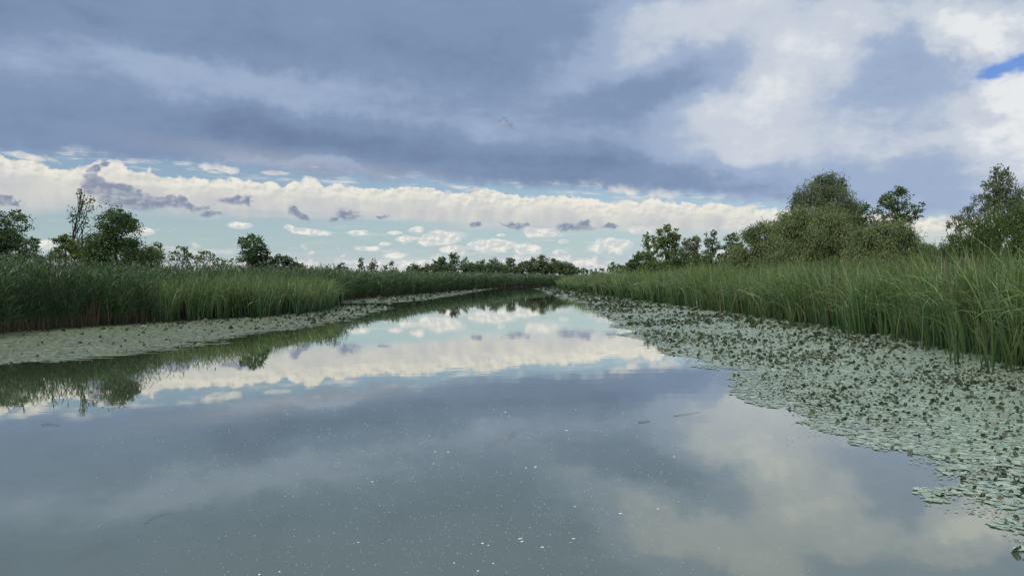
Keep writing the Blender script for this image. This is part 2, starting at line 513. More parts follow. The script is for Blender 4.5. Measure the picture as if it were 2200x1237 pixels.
# ------------------------------------------------------------------ floating leaf mats
def mat_sheet(name, xa, xb, y0, y1, material, label, seed, jag, inset):
    """thin floating cover between an outer edge xa(y) and the bank xb(y)"""
    ys = [y0]
    while ys[-1] < y1: ys.append(ys[-1] + max(0.05, ys[-1] * 0.004))
    ys = np.array(ys)
    a, bb = xa(ys), xb(ys)
    sgn = np.sign(bb - a)
    j = wob(ys, seed, [(3.0, jag * .5), (1.1, jag * .5), (0.4, jag * .35)]) + rng.normal(0, jag * 0.35, len(ys))
    a = a + sgn * (inset + j)
    a = np.where(sgn > 0, np.minimum(a, bb - .02), np.maximum(a, bb + .02))
    v = np.stack([np.stack([a, ys, np.full_like(ys, .004)], 1), np.stack([bb + sgn * 0.6, ys, np.full_like(ys, .0045)], 1)], 1).reshape(-1, 3)
    i = np.arange(len(ys) - 1) * 2
    f = np.stack([i, i + 1, i + 3, i + 2], 1)
    if sgn[len(ys) // 2] < 0: f = f[:, ::-1]
    o = link(name, np_mesh(name, v, f, material))
    return tag(o, label, 'duckweed', kind='stuff')


def duckweed_material(name, c1, c2, c3, patch):
    m, nt, b = mat(name)
    t_ = nt.nodes.new('ShaderNodeTexCoord')
    vo = nt.nodes.new('ShaderNodeTexVoronoi'); vo.inputs['Scale'].default_value = 9
    no = nt.nodes.new('ShaderNodeTexNoise'); no.inputs['Scale'].default_value = 0.7; no.inputs['Detail'].default_value = 7
    for n_ in (vo, no): nt.links.new(t_.outputs['Object'], n_.inputs['Vector'])
    r1 = nt.nodes.new('ShaderNodeValToRGB'); r1.color_ramp.elements[0].color = c1; r1.color_ramp.elements[1].color = c2
    nt.links.new(vo.outputs['Color'], r1.inputs[0])
    r2 = nt.nodes.new('ShaderNodeMapRange'); r2.inputs[1].default_value = 0.45; r2.inputs[2].default_value = 0.7; r2.inputs[4].default_value = patch
    nt.links.new(no.outputs[0], r2.inputs[0])
    mx = nt.nodes.new('ShaderNodeMix'); mx.data_type = 'RGBA'
    nt.links.new(r2.outputs[0], mx.inputs[0]); nt.links.new(r1.outputs[0], mx.inputs[6]); mx.inputs[7].default_value = c3
    nt.links.new(mx.outputs[2], b.inputs['Base Color'])
    b.inputs['Roughness'].default_value = 0.5; b.inputs['Specular IOR Level'].default_value = 0.5
    bp = nt.nodes.new('ShaderNodeBump'); bp.inputs['Distance'].default_value = 0.01; bp.inputs['Strength'].default_value = 0.6
    nt.links.new(vo.outputs['Distance'], bp.inputs['Height']); nt.links.new(bp.outputs[0], b.inputs['Normal'])
    return m


M_DW_R = duckweed_material('duckweed_pale', (0.26, 0.37, 0.25, 1), (0.41, 0.50, 0.37, 1), (0.20, 0.30, 0.17, 1), 0.6)
M_DW_L = duckweed_material('duckweed_olive', (0.16, 0.20, 0.09, 1), (0.26, 0.31, 0.17, 1), (0.19, 0.20, 0.075, 1), 0.7)
mat_sheet('duckweed', XRO, XR, Y3[0], Y3[1], M_DW_R, 'pale duckweed film between the lily pads beside the cattails', 3, 0.35, 0.75)
mat_sheet('duckweed', XLO1, XL, Y1[0], Y1[1], M_DW_L, 'olive duckweed film in front of the tall leafy reeds', 4, 0.8, 0.45)
mat_sheet('duckweed', XLO2, XL, Y2[0], Y2[1], M_DW_L, 'narrow duckweed film along the receding reed bank', 5, 0.8, 0.2)

NSEG = 8
ang = np.linspace(0.22, 2 * math.pi - 0.22, NSEG)


def pad_template():
    # notch at the stalk, gently cupped rim
    v = [(0, 0, 0)] + [(math.cos(a) * (1 + 0.05 * math.sin(3 * a)), math.sin(a) * 0.92, 0.02 * math.sin(2 * a + 1)) for a in ang]
    f = [(0, i + 1, i + 2) for i in range(NSEG - 1)]
    return np.array(v), np.array(f)


PV_, PF_ = pad_template()


def rot_mats(rz, tilt, td):
    n = len(rz); cz, sz = np.cos(rz), np.sin(rz)
    Rz = np.zeros((n, 3, 3)); Rz[:, 0, 0] = cz; Rz[:, 0, 1] = -sz; Rz[:, 1, 0] = sz; Rz[:, 1, 1] = cz; Rz[:, 2, 2] = 1
    ax = np.stack([np.cos(td), np.sin(td), np.zeros(n)], 1); c_, s_ = np.cos(tilt), np.sin(tilt)
    K = np.zeros((n, 3, 3))
    K[:, 0, 2] = ax[:, 1]; K[:, 1, 2] = -ax[:, 0]; K[:, 2, 0] = -ax[:, 1]; K[:, 2, 1] = ax[:, 0]
    Rt = np.eye(3)[None] + s_[:, None, None] * K + (1 - c_)[:, None, None] * (K @ K)
    return Rt @ Rz


def scatter_pads(xa, xb, y0, y1, seed, upright, cover, small, pal, rmin=0.055, lod=0.0034, edge=1.3):
    r = np.random.default_rng(seed)
    out = []
    y = y0
    while y < y1:
        dy = max(0.5, y * 0.06); ym = y + dy / 2
        a, bb = float(xa(ym)), float(xb(ym))
        w = abs(bb - a) + 0.8
        rad = max(rmin, ym * lod) * (small if ym < 40 else 1.0)
        n = int(cover * w * dy / (math.pi * rad * rad))
        yy = r.uniform(y, min(y + dy, y1), n); u = r.uniform(-0.8, w - 0.3, n)
        aa, bv = xa(yy), xb(yy); sg = np.sign(bv - aa)
        xx = aa + sg * u
        nz = vnoise(xx + 50, yy, 0.9, seed) * 0.6 + vnoise(xx + 50, yy, 0.3, seed + 1) * 0.4
        big = vnoise(xx + 50, yy, 2.2, seed + 7)
        dens = np.clip((u + 0.8 + (big - 0.5) * 1.2 * edge / 1.5) / edge, 0, 1)
        keep = (nz * 0.9 + dens * 0.95 > 0.80) & ((bv - xx) * sg > -0.25)
        xx, yy, uu = xx[keep], yy[keep], u[keep]
        m_ = len(xx)
        rr = rad * np.clip(np.exp(r.normal(-0.12, 0.36, m_)), 0.4, 2.1)
        nz2 = vnoise(xx + 90, yy, 1.6, seed + 2)
        pu = upright * np.clip(0.35 + uu / 1.5, 0, 1) * (0.2 + 2.6 * nz2 ** 2)
        up_ = r.random(m_) < pu
        out.append(np.stack([xx, yy, rr, up_, r.random(m_)], 1))
        y += dy
    return np.concatenate(out)


def pad_props(P, r, pal):
    n = len(P); up_ = P[:, 3] > 0.5
    tilt = np.where(up_, r.uniform(0.6, 1.35, n), np.abs(r.normal(0, 0.025, n)))
    td = np.where(up_, r.normal(0, 1.0, n) + math.pi * (r.random(n) < 0.5), r.uniform(0, 6.28, n))
    rz = r.uniform(0, 6.28, n)
    pale = pal[0] + (pal[1] - pal[0]) * r.random((n, 1)) ** 1.3
    pale *= r.uniform(0.62, 1.12, (n, 1))
    dark = pal[2] + (pal[3] - pal[2]) * r.random((n, 1))
    brown = r.random(n) < 0.015
    pale[brown] = (0.26, 0.24, 0.09)
    return rz, tilt, td, np.where(up_[:, None], dark, pale)


def pads_mesh(P, r, pal):
    rz, tilt, td, col = pad_props(P, r, pal)
    Rm = rot_mats(rz, tilt, td)
    rr = P[:, 2] * np.where(P[:, 3] > .5, 0.75, 1.0)
    v = np.einsum('nij,kj->nki', Rm, PV_) * rr[:, None, None]
    zz = 0.006 + 0.005 * P[:, 4] + np.where(P[:, 3] > .5, rr * 0.45 * np.sin(tilt), np.abs(np.sin(tilt)) * rr * .6)
    v += np.stack([P[:, 0], P[:, 1], zz], 1)[:, None, :]
    k = len(PV_)
    f = (np.arange(len(P))[:, None, None] * k + PF_[None]).reshape(-1, 3)
    c_ = np.repeat(col, k, 0)
    return v.reshape(-1, 3), f, c_


PAL_R = np.array([(0.325, 0.44, 0.325), (0.45, 0.55, 0.43), (0.018, 0.034, 0.012), (0.06, 0.085, 0.025)])
PAL_L = np.array([(0.18, 0.245, 0.145), (0.28, 0.345, 0.225), (0.02, 0.03, 0.012), (0.05, 0.07, 0.02)])
PR = scatter_pads(XRO, XR, Y3[0], Y3[1], 21, 0.165, 1.7, 1.0, PAL_R, rmin=0.030, lod=0.0026, edge=1.9)
# the ones that show largest become things of their own
q = (PR[:, 0] / PR[:, 1]) * FPX + PW / 2
vis = (q < 2190)
size = np.where(vis, PR[:, 2] / PR[:, 1], 0)
order = np.argsort(-size)
solo, rest = order[:300], order[300:]
v, f, c_ = pads_mesh(PR[rest], np.random.default_rng(5), PAL_R)
tag(link('lily_leaf_cover', np_mesh('lily_leaf_cover', v, f, M_PAD, c_)), 'dense cover of small pale lily leaves with dark upturned ones', 'lily leaves', kind='stuff')
for nm, xa, y0, y1, sd_, up_, lb in (('floating_leaf_cover', XLO1, Y1[0], Y1[1], 31, 0.05, 'close cover of tiny floating leaves before the tall leafy reeds'),
                                     ('floating_leaf_cover', XLO2, Y2[0], Y2[1], 33, 0.10, 'thin cover of floating leaves along the receding reed bank')):
    P_ = scatter_pads(xa, XL, y0, y1, sd_, up_, 1.0, 1.0, PAL_L, rmin=0.05, lod=0.0022, edge=2.4)
    if sd_ == 31:                                  # darker upturned leaves only where the mat narrows to its point
        P_[:, 3] = (np.random.default_rng(3).random(len(P_)) < np.interp(P_[:, 1], [15, 26, 40], [0.010, 0.015, 0.16])).astype(float)
    v, f, c_ = pads_mesh(P_, np.random.default_rng(sd_), PAL_L)
    tag(link(nm, np_mesh(nm, v, f, M_PAD, c_)), lb, 'floating leaves', kind='stuff')

fr = np.random.default_rng(61); FP = []
for y in np.arange(4.0, 40.0, 0.25):
    n = int(fr.poisson(150 * min(1, 14 / y)))
    yy = fr.uniform(y, y + .25, n); uu = fr.normal(0.25, 0.42, n)
    xx = XRO(yy) + uu
    kk = vnoise(xx, yy, 0.6, 63) * .6 + vnoise(xx, yy, .2, 64) * .5 + np.clip(uu, -1, 1) * 0.35 > 0.5
    FP.append(np.stack([xx, yy, fr.uniform(.006, .018, n) * np.maximum(1, yy / 14), np.zeros(n), fr.random(n)], 1)[kk])
v, f, c_ = pads_mesh(np.concatenate(FP), fr, PAL_R)
tag(link('leaf_fragments', np_mesh('leaf_fragments', v, f, M_PAD, c_)), 'tiny leaf fragments floating along the open edge of the lily mat', 'leaf fragments', kind='stuff')
pr_ = np.random.default_rng(77)
pad_meshes = {False: [], True: []}
for up_ in (False, True):
    for i in range(8):
        col = (PAL_R[2] + (PAL_R[3] - PAL_R[2]) * pr_.random()) if up_ else (PAL_R[0] + (PAL_R[1] - PAL_R[0]) * pr_.random())
        vv = PV_.copy()
        na = len(ang)
        vv[1:, :2] *= pr_.uniform(0.88, 1.08, (na, 1)); vv[1:, 2] += pr_.normal(0, 0.02, na)
        if up_: vv[:, 2] += 0.35 * vv[:, 0] ** 2        # curled
        pad_meshes[up_].append(np_mesh('lily_pad', vv, PF_, M_PAD, np.repeat(col[None], len(vv), 0)))
for i, k in enumerate(solo):
    x, y, rr, u_, h_ = PR[k]; u_ = u_ > 0.5
    o = link('lily_pad', random.choice(pad_meshes[u_]))
    tl = pr_.uniform(0.6, 1.3) if u_ else abs(pr_.normal(0, 0.025))
    s_ = rr * (0.75 if u_ else 1.0)
    o.matrix_world = Matrix.Translation((x, y, 0.006 + 0.005 * h_ + s_ * (0.45 if u_ else 0.3) * math.sin(tl))) @ \
        Matrix.Rotation(tl, 4, Vector((math.cos(pr_.uniform(0, 6.28)), math.sin(pr_.uniform(0, 6.28)), 0)).normalized()) @ Matrix.Rotation(pr_.uniform(0, 6.28), 4, 'Z') @ Matrix.Scale(s_, 4)
    if u_: tag(o, 'dark curled lily leaf standing up out of the pale floating mat', 'lily pad', 'upturned lily leaves at the open edge of the mat')
    else: tag(o, 'small pale green lily pad lying flat at the open edge of the mat', 'lily pad', 'flat lily pads at the open edge of the mat')


# ------------------------------------------------------------------ reeds
def U(a, b_, n): return rng.uniform(a, b_, n)


def lerp(a, b_, t): return np.asarray(a)[None] * (1 - t[:, None]) + np.asarray(b_)[None] * t[:, None]


def bank_points(xb, sgn, y0, y1, depth, dens, lod0, pw=1.4):
    """foot points inland of a bank; thinner with distance"""
    out = []; y = y0
    while y < y1:
        dy = max(0.5, y * 0.03); ym = y + dy / 2
        n = rng.poisson(dens * depth * dy * min(1.0, lod0 / ym))
        yy = U(y, y + dy, n); d = depth * rng.random(n) ** pw
        ragged = wob(yy, 11, [(6, .35), (2.2, .3)])
        xx = xb(yy) + sgn * (d + ragged)
        out.append(np.stack([xx, yy, d], 1)); y += dy
    return np.concatenate(out)


def clumped(P, k, sd):
    C = np.repeat(P[rng.permutation(len(P))[:max(1, len(P) // k)]], k, 0)
    o_ = rng.normal(0, sd, (len(C), 2)); C = C.copy(); C[:, :2] += o_
    return C, np.arctan2(o_[:, 1], o_[:, 0]), np.hypot(o_[:, 0], o_[:, 1]) / sd, np.repeat(rng.random(len(C) // k), k)


def cattails(geo, P, right, hmul=1.0, lod0=40.0, seg=7, clump=0):
    if clump: P, fan, fr_, ct = clumped(P, clump, 0.11)
    n = len(P)
    D = P[:, 1]; wl = np.maximum(1.0, D / lod0)
    z = ground_z(P[:, 2], right) - 0.05
    patch = vnoise(P[:, 0] + 200, P[:, 1], 2.5, 91)
    patch2 = vnoise(P[:, 0] + 20, P[:, 1], 7.0, 93)
    L = U(1.75, 2.55, n) * hmul * (0.80 + 0.24 * patch + 0.16 * patch2)
    short = rng.random(n) < 0.22; L[short] *= U(0.45, 0.85, short.sum())
    W = U(0.018, 0.032, n) * wl
    lean = rng.random(n) < 0.62
    phi = np.where(lean, math.pi + rng.normal(-0.2, 0.7, n), U(0, 6.28, n))
    t0 = np.abs(rng.normal(0.0, 0.09, n))
    if clump:
        out_ = rng.random(n) < 0.6; phi = np.where(out_, fan + rng.normal(0, .4, n), phi); t0 = t0 * 0.6 + 0.07 * fr_
        W = W * 1.3; L = L * (0.86 + 0.28 * ct)
    bend = np.abs(rng.normal(0.40, 0.40, n)) + np.where(rng.random(n) < 0.34, U(0.7, 2.0, n), 0)
    tt = rng.random(n)
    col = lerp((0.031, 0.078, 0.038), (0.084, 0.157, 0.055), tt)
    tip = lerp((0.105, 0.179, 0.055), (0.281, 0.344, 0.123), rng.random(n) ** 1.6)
    if clump:
        hue = lerp((0.78, 0.95, 1.12), (1.08, 1.06, 0.88), ct); br = 0.75 + 0.55 * rng.random((n, 1)); col = col * hue * br; tip = tip * hue * br
    dry = rng.random(n) < 0.05
    col[dry] = (0.239, 0.194, 0.102); tip[dry] = (0.309, 0.269, 0.145)
    foot = np.stack([P[:, 0], P[:, 1], z], 1)
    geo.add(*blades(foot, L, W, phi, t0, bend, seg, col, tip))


def common_reeds(geo, P, right, hmul=1.0, lod0=45.0, nl=10, seg=4):
    n = len(P)
    D = P[:, 1]; wl = np.maximum(1.0, D / lod0)
    z = ground_z(P[:, 2], right) - 0.05
    patch = vnoise(P[:, 0] + 300, P[:, 1], 3.0, 97)
    patch2 = vnoise(P[:, 0] + 20, P[:, 1], 7.0, 99)
    L = U(2.0, 2.75, n) * hmul * (0.82 + 0.24 * patch + 0.16 * patch2)
    low = (rng.random(n) < 0.25) & (P[:, 2] < 0.8); L[low] *= U(0.4, 0.8, low.sum())
    phi = np.where(rng.random(n) < 0.5, rng.normal(0.2, 0.8, n), U(0, 6.28, n))
    t0 = np.abs(rng.normal(0, 0.07, n)); bend = np.abs(rng.normal(0.12, 0.16, n))
    stemc = lerp((0.146, 0.116, 0.053), (0.087, 0.116, 0.045), rng.random(n))
    stem_t = lerp((0.051, 0.100, 0.033), (0.073, 0.131, 0.045), rng.random(n))
    foot = np.stack([P[:, 0], P[:, 1], z], 1)
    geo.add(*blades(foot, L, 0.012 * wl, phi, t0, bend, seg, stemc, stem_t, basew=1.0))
    for k in range(nl):
        h = np.clip((k + rng.random(n)) / nl, 0, 1) * 0.80 + 0.20
        th = t0 + bend * h ** 2 * 0.4
        hb = L * h
        b0 = foot + np.stack([hb * np.sin(th) * np.cos(phi), hb * np.sin(th) * np.sin(phi), hb * np.cos(th)], 1)
        lp = np.where(rng.random(n) < 0.45, rng.normal(0.0, 0.8, n), U(0, 6.28, n))
        LL = U(0.30, 0.60, n) * (1.0 - 0.35 * (h > 0.9)) * np.sqrt(wl)
        WW = U(0.022, 0.038, n) * wl
        cc = lerp((0.038, 0.096, 0.042), (0.109, 0.185, 0.068), rng.random(n))
        tp = lerp((0.065, 0.139, 0.053), (0.182, 0.263, 0.105), rng.random(n))
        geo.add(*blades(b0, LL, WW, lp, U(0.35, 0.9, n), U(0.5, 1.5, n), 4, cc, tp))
    pl = rng.random(n) < 0.10                       # brownish plumes
    if pl.any():
        m_ = pl.sum(); th = t0[pl] + bend[pl] * 0.4
        top = foot[pl] + np.stack([L[pl] * np.sin(th) * np.cos(phi[pl]), L[pl] * np.sin(th) * np.sin(phi[pl]), L[pl] * np.cos(th)], 1)
        for _ in range(3):
            geo.add(*blades(top, U(0.18, 0.3, m_), 0.03 * wl[pl], phi[pl] + rng.normal(0, .5, m_), U(0, .4, m_), U(0.2, 1.0, m_), 3,
                            np.tile((0.102, 0.100, 0.045), (m_, 1)), np.tile((0.160, 0.139, 0.075), (m_, 1))))


gR = Geo()
cattails(gR, bank_points(XR, 1, 5, 45, 4.5, 105, 40, 1.3), True, 1.07, clump=13)
cattails(gR, bank_points(XR, 1, 45, 215, 4.5, 120, 40, 1.3), True, 1.12, seg=5, clump=7)
P_ = bank_points(lambda y: XR(y) + 4.5, 1, 6, 170, 9, 26, 40, 1.0); P_[:, 2] += 4.5
cattails(gR, P_, True, 1.12, seg=5)
tag(link('cattail_bed', gR.mesh('cattail_bed', M_BLADE)), 'dense bed of arching cattail leaves behind the pale lily mat', 'cattails', kind='stuff')

gL = Geo()
P_ = bank_points(XL, -1, 10, 56, 4.0, 42, 45, 1.3)
dpx = P_[:, 0] / P_[:, 1] * FPX + PW / 2
is_cat = vnoise(P_[:, 0], P_[:, 1], 4.0, 55) * 160 + dpx > 430
common_reeds(gL, P_[~is_cat], False, 1.03)
pc = np.repeat(P_[is_cat], 3, 0); pc[:, :2] += rng.normal(0, 0.12, (len(pc), 2))
cattails(gL, pc, False, 1.0, clump=10)
P_ = bank_points(lambda y: XL(y) - 4, -1, 10, 60, 6, 20, 45, 1.0); P_[:, 2] += 4
common_reeds(gL, P_, False, 1.02, nl=7)
hm_ = lambda y: np.interp(y, [56, 100, 300], [1.05, 1.12, 1.40])
P_ = bank_points(XL, -1, 56, 400, 5.0, 34, 45, 1.3)
common_reeds(gL, P_, False, hm_(P_[:, 1]), nl=7, seg=3)
tag(link('reed_bed', gL.mesh('reed_bed', M_BLADE)), 'tall dense bed of leafy green reeds behind the duckweed', 'reeds', kind='stuff')


# front tufts that stand apart: each a thing, each leaf a part
def leaf_mesh(name, L, W, t0, bend, c0, c1, tw):
    one = lambda x: np.array([x], float)
    v, f, c_ = blades(np.zeros((1, 3)), one(L), one(W), one(0.0), one(t0), one(bend), 8, np.array([c0]), np.array([c1]), one(tw))
    return np_mesh(name, v, f, M_BLADE, c_)


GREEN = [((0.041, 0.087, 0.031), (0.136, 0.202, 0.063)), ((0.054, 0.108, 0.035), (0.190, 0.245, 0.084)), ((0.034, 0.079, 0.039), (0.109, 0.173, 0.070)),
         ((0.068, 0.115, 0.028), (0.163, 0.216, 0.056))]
cat_leaves = []
for i in range(18):
    c0, c1 = GREEN[i % 4]
    cat_leaves.append(leaf_mesh('leaf', random.uniform(0.8, 1.75), random.uniform(0.020, 0.030), random.uniform(0.02, 0.22),
                                random.choice([random.uniform(0.2, .6), random.uniform(0.7, 1.5), random.uniform(1.3, 2.1)]), c0, c1, random.uniform(-.8, .8)))
dry_leaves = [leaf_mesh('stalk', random.uniform(0.5, 1.3), random.uniform(0.014, 0.022), random.uniform(0.02, 0.30), random.uniform(0.0, 0.5),
                        (0.20, 0.13, 0.06), (0.33, 0.24, 0.12), random.uniform(-.8, .8)) for _ in range(10)]


def tuft(name, label, cat_, group, x, y, z, n, meshes, spread, part, lean=None, smul=1.0):
    e = link(name, None); e.location = (x, y, z); e.empty_display_size = 0.1
    tag(e, label, cat_, group)
    for _ in range(n):
        o = link(part, random.choice(meshes), e)
        o.location = (random.gauss(0, spread), random.gauss(0, spread), 0)
        az = random.uniform(0, 6.28) if (lean is None or random.random() < 0.4) else random.gauss(lean, 0.6)
        s_ = random.uniform(0.75, 1.2) * smul
        o.rotation_euler = (0, 0, az); o.scale = (s_, s_, s_)
    return e


GR = 'cattail tufts standing out in front of the bed'
for i in range(46):
    y = 13.0 + 32.0 * (i / 45) ** 1.35 + random.uniform(-.3, .3)
    x = float(XR(y)) - (random.uniform(-0.1, 0.55) if i % 3 else random.uniform(0.4, 1.3))
    tuft('cattail_tuft', 'loose cattail tuft with arching leaves rooted at the inner edge of the lily mat', 'cattail', GR, x, y, -0.03,
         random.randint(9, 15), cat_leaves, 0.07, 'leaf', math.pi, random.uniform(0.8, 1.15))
for px_, py_, n_, lb, sm in ((2060, 772, 12, 'low cattail tuft leaning far out over the lily mat', 0.95), (1505, 668, 9, 'small pale grass tuft alone among dark lily leaves', 0.7),
                             (1700, 700, 8, 'cattail tuft with a few long leaves bowed almost to the mat', 0.8), (2175, 800, 14, 'broad leaning cattail tuft at the widest part of the lily mat', 1.0)):
    x, y = gp(px_, py_)
    tuft('cattail_tuft', lb, 'cattail', None, x, y, -0.02, n_, cat_leaves[1::2], 0.06, 'leaf', math.pi, sm)
GD = 'dry reed tufts along the reed foot'
for px_, py_, n_, big in ((205, 700, 46, 1), (12, 715, 24, 0), (40, 713, 16, 0), (95, 709, 20, 0), (130, 706, 22, 0), (160, 704, 16, 0), (60, 712, 14, 0),
                          (180, 703, 20, 0), (270, 697, 12, 0), (310, 695, 10, 0), (-60, 722, 20, 0), (-30, 719, 14, 0), (420, 690, 8, 0)):
    x, y = gp(px_, py_)
    tuft('dry_reed_tuft', 'tall tan sheaf of dry reed stalks, the brightest along the reed foot' if big else 'short tan broken reed stalks at the foot of the green reeds',
         'dry reeds', None if big else GD, x, y - 0.15, -0.03, n_, dry_leaves, 0.16 if big else 0.22, 'stalk', None, 1.25 if big else 0.62)


# ------------------------------------------------------------------ trees
def tube(pts, radii, sides=6):
    v, f = [], []
    for i, (p, r_) in enumerate(zip(pts, radii)):
        d = (pts[min(i + 1, len(pts) - 1)] - pts[max(i - 1, 0)]).normalized()
        a = d.orthogonal().normalized(); b_ = d.cross(a)
        for k in range(sides):
            q_ = 2 * math.pi * k / sides
            v.append(p + (a * math.cos(q_) + b_ * math.sin(q_)) * r_)
    for i in range(len(pts) - 1):
        for k in range(sides):
            f.append((i * sides + k, i * sides + (k + 1) % sides, (i + 1) * sides + (k + 1) % sides, (i + 1) * sides + k))
    return [tuple(x) for x in v], f


def limb_path(p, q_, n=6, wob_=0.08, sag=0.0):
    d = q_ - p; L = d.length
    out = []
    for i in range(n + 1):
        s_ = i / n
        pt = p + d * s_
        w_ = math.sin(s_ * math.pi) * L * wob_
        pt = pt + Vector((random.uniform(-1, 1), random.uniform(-1, 1), random.uniform(-.3, .6) + sag)) * w_
        out.append(pt)
    out[0], out[-1] = p.copy(), q_.copy()
    return out


PALS = {'dark': ((0.054, 0.108, 0.038), (0.144, 0.224, 0.070)), 'mid': ((0.077, 0.134, 0.041), (0.176, 0.239, 0.072)),
        'light': ((0.120, 0.187, 0.055), (0.232, 0.284, 0.090)), 'willow': ((0.108, 0.165, 0.062), (0.285, 0.335, 0.140)),
        'grey': ((0.105, 0.150, 0.075), (0.235, 0.275, 0.145)), 'far': ((0.084, 0.143, 0.066), (0.178, 0.242, 0.104))}


def crown(lobes, D, pal, leafpx, cover, style, seed, clump=0.30):
    r = np.random.default_rng(seed)
    ls = leafpx * D / 745.0
    Pall, Call, Dn = [], [], []
    c0, c1 = (np.array(x) for x in PALS[pal])
    for lb in lobes:
        px, py, rp = lb[:3]; ryp = lb[3] if len(lb) > 3 else rp
        rp, ryp = rp * 1.08, ryp * 1.08
        ce = at(px, py, D + r.uniform(-0.5, 0.5) * rp * D / FPX)
        rx, rz = rp * D / FPX, ryp * D / FPX
        n = int(cover * math.pi * rp * ryp * 0.2167 / leafpx ** 2) + 12
        K = max(8, int(14 + 38 * (rp / 40.0)))
        dirs = r.normal(size=(K, 3)); dirs /= np.linalg.norm(dirs, axis=1)[:, None]
        rad = r.uniform(0.35, 1.0, K) ** 0.45 * r.uniform(0.86, 1.14, K)
        cc = dirs * rad[:, None]
        w = r.dirichlet(np.ones(K) * 2.0)
        k = r.choice(K, n, p=w)
        csz = r.uniform(0.55, 1.35, K) * clump
        off_ = np.clip(r.normal(size=(n, 3)), -1.6, 1.6) * csz[k][:, None] * np.array([0.75, 0.75, 0.5])
        if style == 'weep': off_[:, 2] -= np.abs(r.normal(0, 0.22, n))
        if style == 'airy': off_ *= np.array([0.7, 0.7, 1.25])
        p = (cc[k] + off_)
        pos = p * np.array([rx, rx, rz]) + np.array(ce)
        t_ = np.clip(0.5 + r.normal(0, 0.26, K)[k] + r.normal(0, 0.15, n), 0, 1)
        Pall.append(pos); Call.append(c0 + (c1 - c0) * t_[:, None])
        nn = p / (np.linalg.norm(p, axis=1)[:, None] + 1e-6); Dn.append(nn)
    Pn, Cn, Nn = np.concatenate(Pall), np.concatenate(Call), np.concatenate(Dn)
    keep = Pn[:, 2] > 0.4
    Pn, Cn, Nn = Pn[keep], Cn[keep], Nn[keep]
    n = len(Pn)
    if style in ('weep', 'airy'):
        ax = r.normal(size=(n, 3)) * 0.55 + (np.array([0, 0, -1.1]) if style == 'weep' else np.array([0, 0, 0.7])) + Nn * 0.5
        el, wd_ = 1.15, 0.30
    else:
        ax = r.normal(size=(n, 3)) + Nn * 0.4 + np.array([0, 0, -0.2]); el, wd_ = 0.72, 0.42
    ax /= np.linalg.norm(ax, axis=1)[:, None]
    nm = r.normal(size=(n, 3)) + Nn * 0.8 + np.array([0, 0, 0.5])
    sd_ = np.cross(ax, nm); sd_ /= np.linalg.norm(sd_, axis=1)[:, None] + 1e-9
    s_ = ls * r.uniform(0.65, 1.35, n)[:, None]
    v = np.stack([Pn - ax * s_ * el, Pn + sd_ * s_ * wd_, Pn + ax * s_ * el, Pn - sd_ * s_ * wd_], 1).reshape(-1, 3)
    f = np.arange(n * 4).reshape(-1, 4)
    return v, f, np.repeat(Cn, 4, 0)


SEED = [100]


def tree(name, label, D, lobes, pal, style='leaf', cover=6.0, leafpx=1.45, trunk=None, group=None, cat_='tree', tr=None, bare=None, clump=0.30, fill=1.0):
    SEED[0] += 1; random.seed(SEED[0])
    if trunk is None:
        trunk = sum(l[0] * l[2] for l in lobes) / sum(l[2] for l in lobes)
    side_right = trunk > 1250
    foot = at(trunk, 600, D); gz = float(ground_z(np.array(30.0), side_right)) - 0.15
    base = Vector((foot.x, D, gz))
    e = link(name, None); e.location = base
    tag(e, label, cat_, group)
    inv_ = -base
    if fill:
        xs_ = [l[0] for l in lobes]; rm = sorted(l[2] for l in lobes)[len(lobes) // 2]
        x0, x1 = min(l[0] - l[2] * .5 for l in lobes), max(l[0] + l[2] * .5 for l in lobes)
        yl = 585 - (trunk - 1100) * 0.0075
        k_ = max(2, int((x1 - x0) / (rm * 1.1)) + 1)
        lobes = list(lobes) + [(x0 + (x1 - x0) * i / (k_ - 1), yl + random.uniform(-5, 3) - rm * .25 * fill, rm * fill * random.uniform(.7, 1.0)) for i in range(k_)]
    top = min(lobes, key=lambda l: l[1] - l[2]); low = max(lobes, key=lambda l: l[1])
    H = at(top[0], top[1], D).z - gz
    r0 = tr if tr else max(0.05, 0.028 * H)
    # trunk up into the crown, then a limb to every lobe
    tp = at(top[0], top[1] + top[2] * 0.2, D)
    path = limb_path(base, tp, 8, 0.035)
    rad = [r0 * (1.25 if i == 0 else 1) * (1 - 0.86 * i / 8) for i in range(9)]
    vt, ft = tube([p + inv_ for p in path], rad, 7)
    t_ob = link('trunk', np_mesh('trunk', vt, ft, m_bark, smooth=True), e)
    for l in sorted(lobes, key=lambda l: -l[2])[:9]:
        if l is top: continue
        q_ = at(l[0], l[1], D)
        j = max(1, min(6, int(8 * max(0.1, (q_.z - gz) * 0.55 / max(H, .1)))))
        p0 = path[j]
        rr = rad[j] * 0.55
        lp = limb_path(p0, q_, 5, 0.07, 0.25)
        vt, ft = tube([p + inv_ for p in lp], [rr * (1 - 0.8 * i / 5) for i in range(6)], 5)
        link('limb', np_mesh('limb', vt, ft, m_bark, smooth=True), t_ob)
    for (ax_, ay_, bx_, by_) in (bare or []):
        lp = limb_path(at(ax_, ay_, D), at(bx_, by_, D), 5, 0.05)
        vt, ft = tube([p + inv_ for p in lp], [r0 * 0.32 * (1 - 0.8 * i / 5) for i in range(6)], 4)
        link('bare_branch', np_mesh('bare_branch', vt, ft, m_bark), t_ob)
    v, f, c_ = crown(lobes, D, pal, leafpx, cover, style, SEED[0], clump)
    link('crown', np_mesh('crown', v + np.array(inv_)[None], f, M_LEAF, c_), e)
    return e


